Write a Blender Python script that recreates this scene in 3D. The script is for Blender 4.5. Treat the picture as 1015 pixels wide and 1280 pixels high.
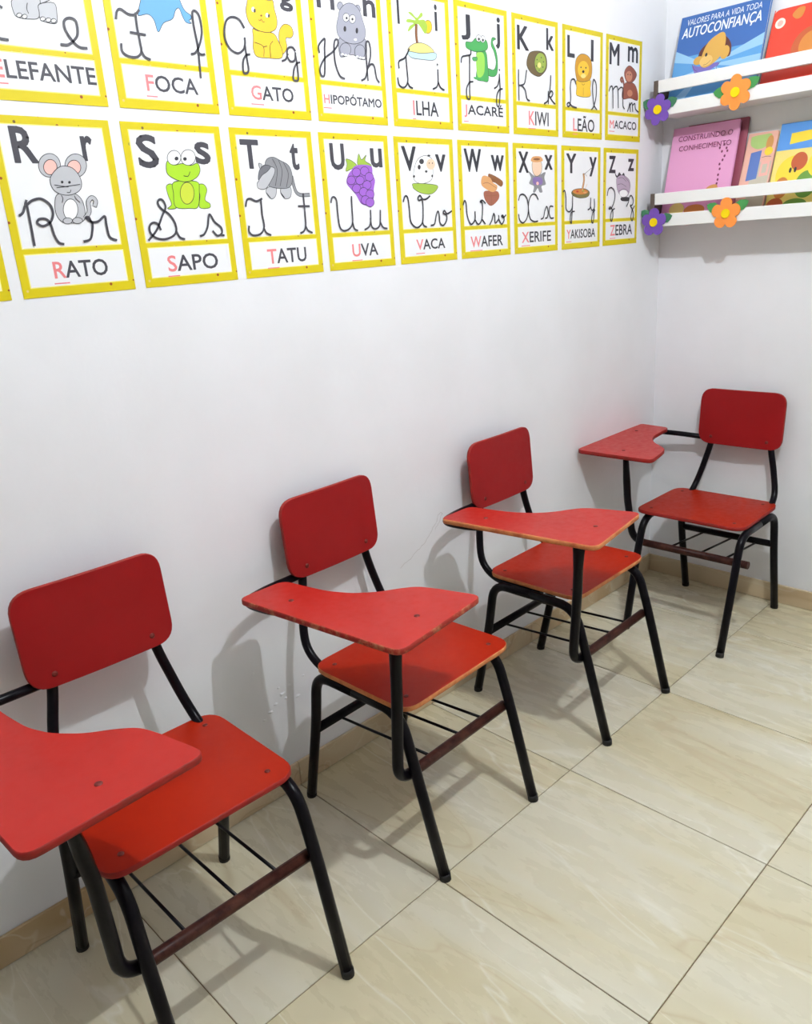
import bpy, bmesh, math, random
from mathutils import Vector, Matrix

# ---------------------------------------------------------------- reset
for o in list(bpy.data.objects):
    bpy.data.objects.remove(o, do_unlink=True)
SC = bpy.context.scene
COL = SC.collection
random.seed(7)

# ---------------------------------------------------------------- camera
cam_d = bpy.data.cameras.new('camera')
cam = bpy.data.objects.new('camera', cam_d)
COL.objects.link(cam)
cam_d.sensor_fit = 'HORIZONTAL'
cam_d.sensor_width = 36.0
cam_d.lens = 36.0 * 996.4 / 1015.0
cam_d.clip_start = 0.02
R_ = Vector((0.70907075, -0.70208685, -0.06551881))
U_ = Vector((0.26806426, 0.18245312, 0.94596639))
F_ = Vector((0.65219646, 0.68832035, -0.31757657))
CP = Vector((-0.5435, -1.51418, 1.32648))
cam.matrix_world = Matrix(((R_.x, U_.x, -F_.x, CP.x), (R_.y, U_.y, -F_.y, CP.y), (R_.z, U_.z, -F_.z, CP.z), (0, 0, 0, 1)))
SC.camera = cam

# ---------------------------------------------------------------- world, exposure
LAMP_STRENGTH = 2420.0
LAMP_POS = (0.62, -1.33, 2.53)
w = bpy.data.worlds.new('world')
SC.world = w
w.use_nodes = True
w.node_tree.nodes['Background'].inputs[0].default_value = (0.75, 0.82, 1.0, 1)
w.node_tree.nodes['Background'].inputs[1].default_value = 0.25
SC.view_settings.view_transform = 'Standard'
SC.view_settings.look = 'None'
SC.view_settings.gamma = 1.0
SC.view_settings.use_curve_mapping = False
SC.view_settings.exposure = 0.0

# ---------------------------------------------------------------- helpers
def lin(c):
    return tuple(((x / 255.0) / 12.92 if x / 255.0 <= 0.04045 else ((x / 255.0 + 0.055) / 1.055) ** 2.4) for x in c)

MATS = {}
def mat(name, rgb=None, rough=0.5, metal=0.0, spec=0.5, coat=0.0, coat_rough=0.1, linear=None):
    if name in MATS:
        return MATS[name]
    m = bpy.data.materials.new(name)
    m.use_nodes = True
    b = m.node_tree.nodes['Principled BSDF']
    c = linear if linear else lin(rgb)
    b.inputs['Base Color'].default_value = (*c, 1)
    b.inputs['Roughness'].default_value = rough
    b.inputs['Metallic'].default_value = metal
    b.inputs['Specular IOR Level'].default_value = spec
    b.inputs['Coat Weight'].default_value = coat
    b.inputs['Coat Roughness'].default_value = coat_rough
    MATS[name] = m
    return m

def nodes(m):
    nt = m.node_tree
    return nt, nt.nodes['Principled BSDF']

def N(nt, typ, **kw):
    n = nt.nodes.new(typ)
    for k, v in kw.items():
        if k.startswith('i_'):
            n.inputs[k[2:].replace('_', ' ')].default_value = v
        else:
            setattr(n, k, v)
    return n

def ramp(nt, src, stops, interp='LINEAR'):
    r = nt.nodes.new('ShaderNodeValToRGB')
    r.color_ramp.interpolation = interp
    e = r.color_ramp.elements
    while len(e) < len(stops):
        e.new(0.5)
    for el, (p, c) in zip(e, stops):
        el.position = p
        el.color = (*c, 1) if len(c) == 3 else c
    if src is not None:
        nt.links.new(src, r.inputs[0])
    return r

def obj(name, bm_or_mesh, m=None, parent=None, loc=None, rot=None, smooth=False):
    if isinstance(bm_or_mesh, bmesh.types.BMesh):
        me = bpy.data.meshes.new(name)
        bm_or_mesh.normal_update()
        bm_or_mesh.to_mesh(me)
        bm_or_mesh.free()
    else:
        me = bm_or_mesh
    if smooth:
        for p in me.polygons:
            p.use_smooth = True
    if m is not None and len(me.materials) == 0:
        for x in (m if isinstance(m, (list, tuple)) else [m]):
            me.materials.append(x)
    o = bpy.data.objects.new(name, me)
    COL.objects.link(o)
    if parent is not None:
        o.parent = parent
    if loc is not None:
        o.location = loc
    if rot is not None:
        o.rotation_euler = rot
    return o

def empty(name, loc=(0, 0, 0), rz=0.0):
    o = bpy.data.objects.new(name, None)
    COL.objects.link(o)
    o.location = loc
    o.rotation_euler = (0, 0, rz)
    o.empty_display_size = 0.05
    return o

def tag(o, label, cat, group=None):
    o['label'] = label
    o['category'] = cat
    if group:
        o['group'] = group
    return o

def struct(o, label=None):
    o['kind'] = 'structure'
    if label:
        o['label'] = label
    return o

def box(bm, x0, x1, y0, y1, z0, z1, bevel=0.0, seg=1, mi=0):
    v = [bm.verts.new((x, y, z)) for z in (z0, z1) for y in (y0, y1) for x in (x0, x1)]
    fs = [bm.faces.new([v[i] for i in q]) for q in ((0, 2, 3, 1), (4, 5, 7, 6), (0, 1, 5, 4), (1, 3, 7, 5), (3, 2, 6, 7), (2, 0, 4, 6))]
    for f in fs:
        f.material_index = mi
    if bevel > 0:
        es = list({e for f in fs for e in f.edges})
        bmesh.ops.bevel(bm, geom=es, offset=bevel, segments=seg, affect='EDGES', profile=0.5)
    return bm

def boxm(x0, x1, y0, y1, z0, z1, bevel=0.0, seg=1):
    return box(bmesh.new(), x0, x1, y0, y1, z0, z1, bevel, seg)

def catmull(pts, n=6, closed=False):
    P = [Vector(p) for p in pts]
    L = len(P)
    if L < 3 and not closed:
        return P
    out = []
    rng = range(L) if closed else range(L - 1)
    for i in rng:
        if closed:
            a, b, c, d = P[(i - 1) % L], P[i], P[(i + 1) % L], P[(i + 2) % L]
        else:
            a, b, c, d = P[max(i - 1, 0)], P[i], P[i + 1], P[min(i + 2, L - 1)]
        for k in range(n):
            t = k / n
            out.append(0.5 * ((2 * b) + (c - a) * t + (2 * a - 5 * b + 4 * c - d) * t * t + (3 * b - 3 * c + d - a) * t ** 3))
    if not closed:
        out.append(P[-1])
    return out

def fillet(pts, r, n=6):
    """round the corners of a 3D polyline"""
    P = [Vector(p) for p in pts]
    out = [P[0]]
    for i in range(1, len(P) - 1):
        a, b, c = P[i - 1], P[i], P[i + 1]
        rr = r[i] if isinstance(r, dict) and i in r else (0.03 if isinstance(r, dict) else r)
        d1, d2 = (a - b), (c - b)
        t = min(rr, d1.length * 0.48, d2.length * 0.48)
        s, e = b + d1.normalized() * t, b + d2.normalized() * t
        for k in range(n + 1):
            u = k / n
            out.append((1 - u) ** 2 * s + 2 * u * (1 - u) * b + u * u * e)
    out.append(P[-1])
    return out

def tube(bm, path, r, n=12, cap=True, scale=None):
    """sweep a circle along a path; scale: optional list of (sx, sy) per point"""
    P = [Vector(p) for p in path]
    T = []
    for i in range(len(P)):
        a = P[max(i - 1, 0)]
        b = P[min(i + 1, len(P) - 1)]
        T.append((b - a).normalized())
    up = Vector((0, 0, 1)) if abs(T[0].z) < 0.9 else Vector((0, 1, 0))
    x = T[0].cross(up).normalized()
    rings = []
    for i, p in enumerate(P):
        x = (x - T[i] * x.dot(T[i])).normalized()
        y = T[i].cross(x)
        sx, sy = scale[i] if scale else (1, 1)
        rings.append([bm.verts.new(p + (x * math.cos(2 * math.pi * k / n) * sx + y * math.sin(2 * math.pi * k / n) * sy) * r) for k in range(n)])
    for a, b in zip(rings, rings[1:]):
        for k in range(n):
            f = bm.faces.new((a[k], a[(k + 1) % n], b[(k + 1) % n], b[k]))
            f.smooth = True
    if cap:
        bm.faces.new(list(reversed(rings[0])))
        bm.faces.new(rings[-1])
    return bm

def tubem(path, r, n=12, scale=None):
    return tube(bmesh.new(), path, r, n, True, scale)

def lathe(bm, prof, n=20, mi=0):
    rings = []
    for (r, z) in prof:
        rings.append([bm.verts.new((r * math.cos(2 * math.pi * k / n), r * math.sin(2 * math.pi * k / n), z)) for k in range(n)] if r > 1e-6 else [bm.verts.new((0, 0, z))])
    for a, b in zip(rings, rings[1:]):
        for k in range(n):
            k2 = (k + 1) % n
            if len(a) == 1 and len(b) == 1:
                continue
            if len(a) == 1:
                f = bm.faces.new((a[0], b[k2], b[k]))
            elif len(b) == 1:
                f = bm.faces.new((a[k], a[k2], b[0]))
            else:
                f = bm.faces.new((a[k], a[k2], b[k2], b[k]))
            f.smooth = True
            f.material_index = mi
    return bm

def round_poly(pts, r, n=5):
    """round the corners of a closed 2D polygon; r may be a list"""
    P = [Vector(p) for p in pts]
    out = []
    L = len(P)
    for i in range(L):
        a, b, c = P[i - 1], P[i], P[(i + 1) % L]
        rr = r[i] if isinstance(r, (list, tuple)) else r
        if rr <= 0:
            out.append(b)
            continue
        d1, d2 = a - b, c - b
        t = min(rr, d1.length * 0.45, d2.length * 0.45)
        s, e = b + d1.normalized() * t, b + d2.normalized() * t
        for k in range(n + 1):
            u = k / n
            out.append((1 - u) ** 2 * s + 2 * u * (1 - u) * b + u * u * e)
    return out

def slab(outline, z0, z1, bevel=0.002, fn=None):
    """extruded board from a closed 2D outline: faces 0 = top and bottom, 1 = edge; the top rim is eased"""
    bm = bmesh.new()
    n = len(outline)
    area = sum(outline[i].x * outline[(i + 1) % n].y - outline[(i + 1) % n].x * outline[i].y for i in range(n))
    O = list(outline) if area > 0 else list(reversed(outline))
    cen = sum(O, Vector((0, 0))) / n
    def ring(z, inset):
        vs = []
        for i in range(n):
            t = (O[(i + 1) % n] - O[i - 1])
            nrm = Vector((-t.y, t.x)).normalized()
            q = O[i] + nrm * inset
            vs.append(bm.verts.new((q.x, q.y, z)))
        return vs
    rs = [ring(z0, bevel), ring(z0 + bevel, 0), ring(z1 - bevel, 0), ring(z1, bevel)]
    for a, b in zip(rs, rs[1:]):
        for k in range(n):
            f = bm.faces.new((a[k], a[(k + 1) % n], b[(k + 1) % n], b[k]))
            f.material_index = 1
            f.smooth = True
    f = bm.faces.new(rs[3]); f.material_index = 0
    g = bm.faces.new(list(reversed(rs[0]))); g.material_index = 0
    f.normal_update()
    g.normal_update()
    bmesh.ops.triangulate(bm, faces=[f, g])
    return bm

# ---------------------------------------------------------------- materials
def wall_material():
    m = mat('wall_paint', (236, 236, 238), 0.75, spec=0.25)
    nt, b = nodes(m)
    tc = N(nt, 'ShaderNodeTexCoord')
    n1 = N(nt, 'ShaderNodeTexNoise', i_Scale=3.0, i_Detail=5.0)
    n2 = N(nt, 'ShaderNodeTexNoise', i_Scale=38.0, i_Detail=6.0, i_Roughness=0.6)
    for n in (n1, n2):
        nt.links.new(tc.outputs['Object'], n.inputs['Vector'])
    r = ramp(nt, n1.outputs[0], [(0.3, lin((232, 232, 234))), (0.7, lin((240, 240, 243)))])
    nt.links.new(r.outputs[0], b.inputs['Base Color'])
    bp = N(nt, 'ShaderNodeBump', i_Strength=0.12, i_Distance=0.004)
    nt.links.new(n2.outputs[0], bp.inputs['Height'])
    nt.links.new(bp.outputs[0], b.inputs['Normal'])
    return m

def tile_material(name, cols, rough=0.28):
    m = mat(name, cols[1], rough, spec=0.5)
    nt, b = nodes(m)
    tc = N(nt, 'ShaderNodeTexCoord')
    oi = N(nt, 'ShaderNodeObjectInfo')
    mul = N(nt, 'ShaderNodeVectorMath', operation='SCALE')
    mul.inputs[0].default_value = (37.0, 61.0, 13.0)
    nt.links.new(oi.outputs['Random'], mul.inputs['Scale'])
    add = N(nt, 'ShaderNodeVectorMath', operation='ADD')
    nt.links.new(tc.outputs['Object'], add.inputs[0])
    nt.links.new(mul.outputs[0], add.inputs[1])
    mp = N(nt, 'ShaderNodeMapping')
    mp.inputs['Rotation'].default_value = (0, 0, math.radians(9))
    mp.inputs['Scale'].default_value = (1.0, 0.22, 1.0)
    nt.links.new(add.outputs[0], mp.inputs['Vector'])
    # broad soft bands
    n1 = N(nt, 'ShaderNodeTexNoise', i_Scale=4.2, i_Detail=2.0, i_Roughness=0.4, i_Distortion=0.7)
    # fine veins
    n2 = N(nt, 'ShaderNodeTexNoise', i_Scale=5.5, i_Detail=3.0, i_Roughness=0.5, i_Distortion=0.8)
    n3 = N(nt, 'ShaderNodeTexNoise', i_Scale=30.0, i_Detail=5.0, i_Roughness=0.6)
    for n in (n1, n2, n3):
        nt.links.new(mp.outputs[0], n.inputs['Vector'])
    c1 = ramp(nt, n1.outputs[0], [(0.28, lin(cols[0])), (0.45, lin(cols[1])), (0.6, lin(cols[2])), (0.75, lin(cols[1]))])
    vein = ramp(nt, n2.outputs[0], [(0.488, (0, 0, 0)), (0.5, (1, 1, 1)), (0.512, (0, 0, 0))])
    mx = N(nt, 'ShaderNodeMix', data_type='RGBA', blend_type='MIX')
    vm = N(nt, 'ShaderNodeMath', operation='MULTIPLY')
    vm.inputs[1].default_value = 0.55
    nt.links.new(vein.outputs[0], vm.inputs[0])
    nt.links.new(vm.outputs[0], mx.inputs[0])
    nt.links.new(c1.outputs[0], mx.inputs[6])
    mx.inputs[7].default_value = (*lin(cols[3]), 1)
    vein2 = ramp(nt, n1.outputs[0], [(0.435, (0, 0, 0)), (0.445, (1, 1, 1)), (0.455, (0, 0, 0))])
    vm2 = N(nt, 'ShaderNodeMath', operation='MULTIPLY')
    vm2.inputs[1].default_value = 0.45
    nt.links.new(vein2.outputs[0], vm2.inputs[0])
    mx2 = N(nt, 'ShaderNodeMix', data_type='RGBA', blend_type='MIX')
    nt.links.new(vm2.outputs[0], mx2.inputs[0])
    nt.links.new(mx.outputs[2], mx2.inputs[6])
    mx2.inputs[7].default_value = (*lin(cols[4]), 1)
    nt.links.new(mx2.outputs[2], b.inputs['Base Color'])
    rr = ramp(nt, n3.outputs[0], [(0.3, (rough - 0.06,) * 3), (0.7, (rough + 0.1,) * 3)])
    nt.links.new(rr.outputs[0], b.inputs['Roughness'])
    return m

def laminate_material(name, rgb, rgb2, rough):
    m = mat(name, rgb, rough, spec=0.3)
    nt, b = nodes(m)
    tc = N(nt, 'ShaderNodeTexCoord')
    n1 = N(nt, 'ShaderNodeTexNoise', i_Scale=6.0, i_Detail=5.0, i_Roughness=0.6)
    n2 = N(nt, 'ShaderNodeTexNoise', i_Scale=60.0, i_Detail=4.0)
    nt.links.new(tc.outputs['Object'], n1.inputs['Vector'])
    nt.links.new(tc.outputs['Object'], n2.inputs['Vector'])
    r = ramp(nt, n1.outputs[0], [(0.3, lin(rgb)), (0.72, lin(rgb2))])
    nt.links.new(r.outputs[0], b.inputs['Base Color'])
    rr = ramp(nt, n2.outputs[0], [(0.3, (rough - 0.05,) * 3), (0.75, (rough + 0.12,) * 3)])
    nt.links.new(rr.outputs[0], b.inputs['Roughness'])
    return m

def edge_material(name, a, b_, lo, hi):
    """plywood edge: paint (a) worn through to raw ply (b_)"""
    m = mat(name, a, 0.6, spec=0.3)
    nt, b = nodes(m)
    tc = N(nt, 'ShaderNodeTexCoord')
    n1 = N(nt, 'ShaderNodeTexNoise', i_Scale=28.0, i_Detail=6.0, i_Roughness=0.7)
    nt.links.new(tc.outputs['Object'], n1.inputs['Vector'])
    r = ramp(nt, n1.outputs[0], [(lo, lin(a)), (hi, lin(b_))])
    nt.links.new(r.outputs[0], b.inputs['Base Color'])
    return m

def metal_paint(name, a, b_, lo, hi, rough=0.28):
    m = mat(name, a, rough, spec=0.12)
    nt, b = nodes(m)
    tc = N(nt, 'ShaderNodeTexCoord')
    n1 = N(nt, 'ShaderNodeTexNoise', i_Scale=35.0, i_Detail=7.0, i_Roughness=0.7)
    nt.links.new(tc.outputs['Object'], n1.inputs['Vector'])
    r = ramp(nt, n1.outputs[0], [(lo, lin(a)), (hi, lin(b_))])
    nt.links.new(r.outputs[0], b.inputs['Base Color'])
    return m

def border_material():
    m = mat('poster_border_print', (226, 208, 22), 0.42, spec=0.4)
    nt, b = nodes(m)
    tc = N(nt, 'ShaderNodeTexCoord')
    mp = N(nt, 'ShaderNodeMapping')
    mp.inputs['Scale'].default_value = (1.0, 0.0, 1.0)
    nt.links.new(tc.outputs['Object'], mp.inputs['Vector'])
    vo = N(nt, 'ShaderNodeTexVoronoi', i_Scale=62.0, i_Randomness=0.9)
    nt.links.new(mp.outputs[0], vo.inputs['Vector'])
    dot = N(nt, 'ShaderNodeMath', operation='LESS_THAN')
    dot.inputs[1].default_value = 0.17
    nt.links.new(vo.outputs['Distance'], dot.inputs[0])
    sep = N(nt, 'ShaderNodeSeparateColor')
    nt.links.new(vo.outputs['Color'], sep.inputs[0])
    cr = ramp(nt, sep.outputs[0], [(0.0, lin((150, 70, 30))), (0.3, lin((200, 110, 30))), (0.5, lin((215, 190, 120))), (0.7, lin((120, 95, 40))), (0.85, lin((170, 160, 60)))], 'CONSTANT')
    mx = N(nt, 'ShaderNodeMix', data_type='RGBA')
    nt.links.new(dot.outputs[0], mx.inputs[0])
    mx.inputs[6].default_value = (*lin((216, 196, 6)), 1)
    nt.links.new(cr.outputs[0], mx.inputs[7])
    nt.links.new(mx.outputs[2], b.inputs['Base Color'])
    return m

M_WALL = wall_material()
M_CEIL = mat('ceiling_paint', (240, 240, 240), 0.8, spec=0.2)
M_TILE = tile_material('floor_tile_glaze', [(200, 188, 152), (209, 200, 169), (214, 208, 186), (232, 228, 212), (186, 167, 130)], 0.26)
M_BASE = tile_material('baseboard_tile_glaze', [(188, 160, 120), (205, 182, 146), (212, 194, 162), (222, 210, 184), (165, 135, 98)], 0.35)
M_GROUT = mat('grout', (120, 100, 74), 0.9, spec=0.1)
M_SEAT = laminate_material('red_laminate_seat', (160, 29, 5), (170, 37, 9), 0.34)
M_SEAT.node_tree.nodes['Principled BSDF'].inputs['Specular IOR Level'].default_value = 0.16
M_BACK = laminate_material('red_laminate_backrest', (138, 4, 8), (148, 8, 14), 0.42)
M_TAB = laminate_material('red_laminate_tablet', (172, 28, 18), (182, 36, 26), 0.34)
M_EDGE_RED = edge_material('red_painted_edge', (150, 28, 22), (120, 40, 30), 0.45, 0.7)
M_EDGE_WORN = edge_material('half_worn_edge', (150, 36, 26), (186, 120, 84), 0.48, 0.66)
M_EDGE_PLY = edge_material('raw_plywood_edge', (206, 132, 78), (168, 78, 48), 0.45, 0.72)
M_TUBE = metal_paint('black_tube_paint', (10, 9, 14), (20, 16, 22), 0.4, 0.75)
M_RAIL = metal_paint('worn_brown_rail', (46, 22, 20), (84, 50, 40), 0.38, 0.7, 0.4)
M_FOOT = mat('rubber_foot', (18, 17, 18), 0.7)
M_SCREW = mat('rusty_screw', (110, 30, 22), 0.45, metal=0.3)
M_YELLOW = border_material()
M_PAPER = mat('poster_white_print', (240, 240, 242), 0.42, spec=0.4)
M_INK = mat('grey_ink', (66, 64, 72), 0.45)
M_INK_DARK = mat('dark_ink', (44, 44, 52), 0.45)
M_PINKINK = mat('pink_ink', (236, 132, 134), 0.45)
M_SHELF = mat('white_shelf_paint', (240, 239, 237), 0.4)
M_SHELF_END = mat('brown_shelf_end', (92, 80, 74), 0.6)
INKS = dict(lgrey=(190, 190, 194), mgrey=(140, 140, 144), dgrey=(112, 112, 118), pink=(244, 190, 180), white=(246, 246, 246), dark=(52, 50, 54),
            green=(168, 214, 40), ygreen=(200, 214, 60), leaf=(160, 190, 70), purple=(158, 98, 200), peach=(240, 206, 178), choc=(160, 96, 76),
            brown=(140, 88, 52), tan=(222, 164, 108), violet=(136, 112, 170), olive=(120, 112, 62), orange=(206, 130, 60), red=(196, 60, 40), mauve=(186, 168, 188),
            blue=(104, 164, 214), gold=(238, 192, 52), hippo=(160, 160, 172), sun=(240, 190, 40), sand=(234, 214, 130), sea=(190, 224, 236), croc=(70, 160, 84),
            lime=(150, 205, 84), kiwi=(104, 88, 56), kgreen=(150, 170, 72), mane=(206, 150, 44), monkey=(150, 84, 66), mface=(196, 130, 100))
for k_, c_ in INKS.items():
    mat('ink_' + k_, c_, 0.45, spec=0.4)

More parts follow.
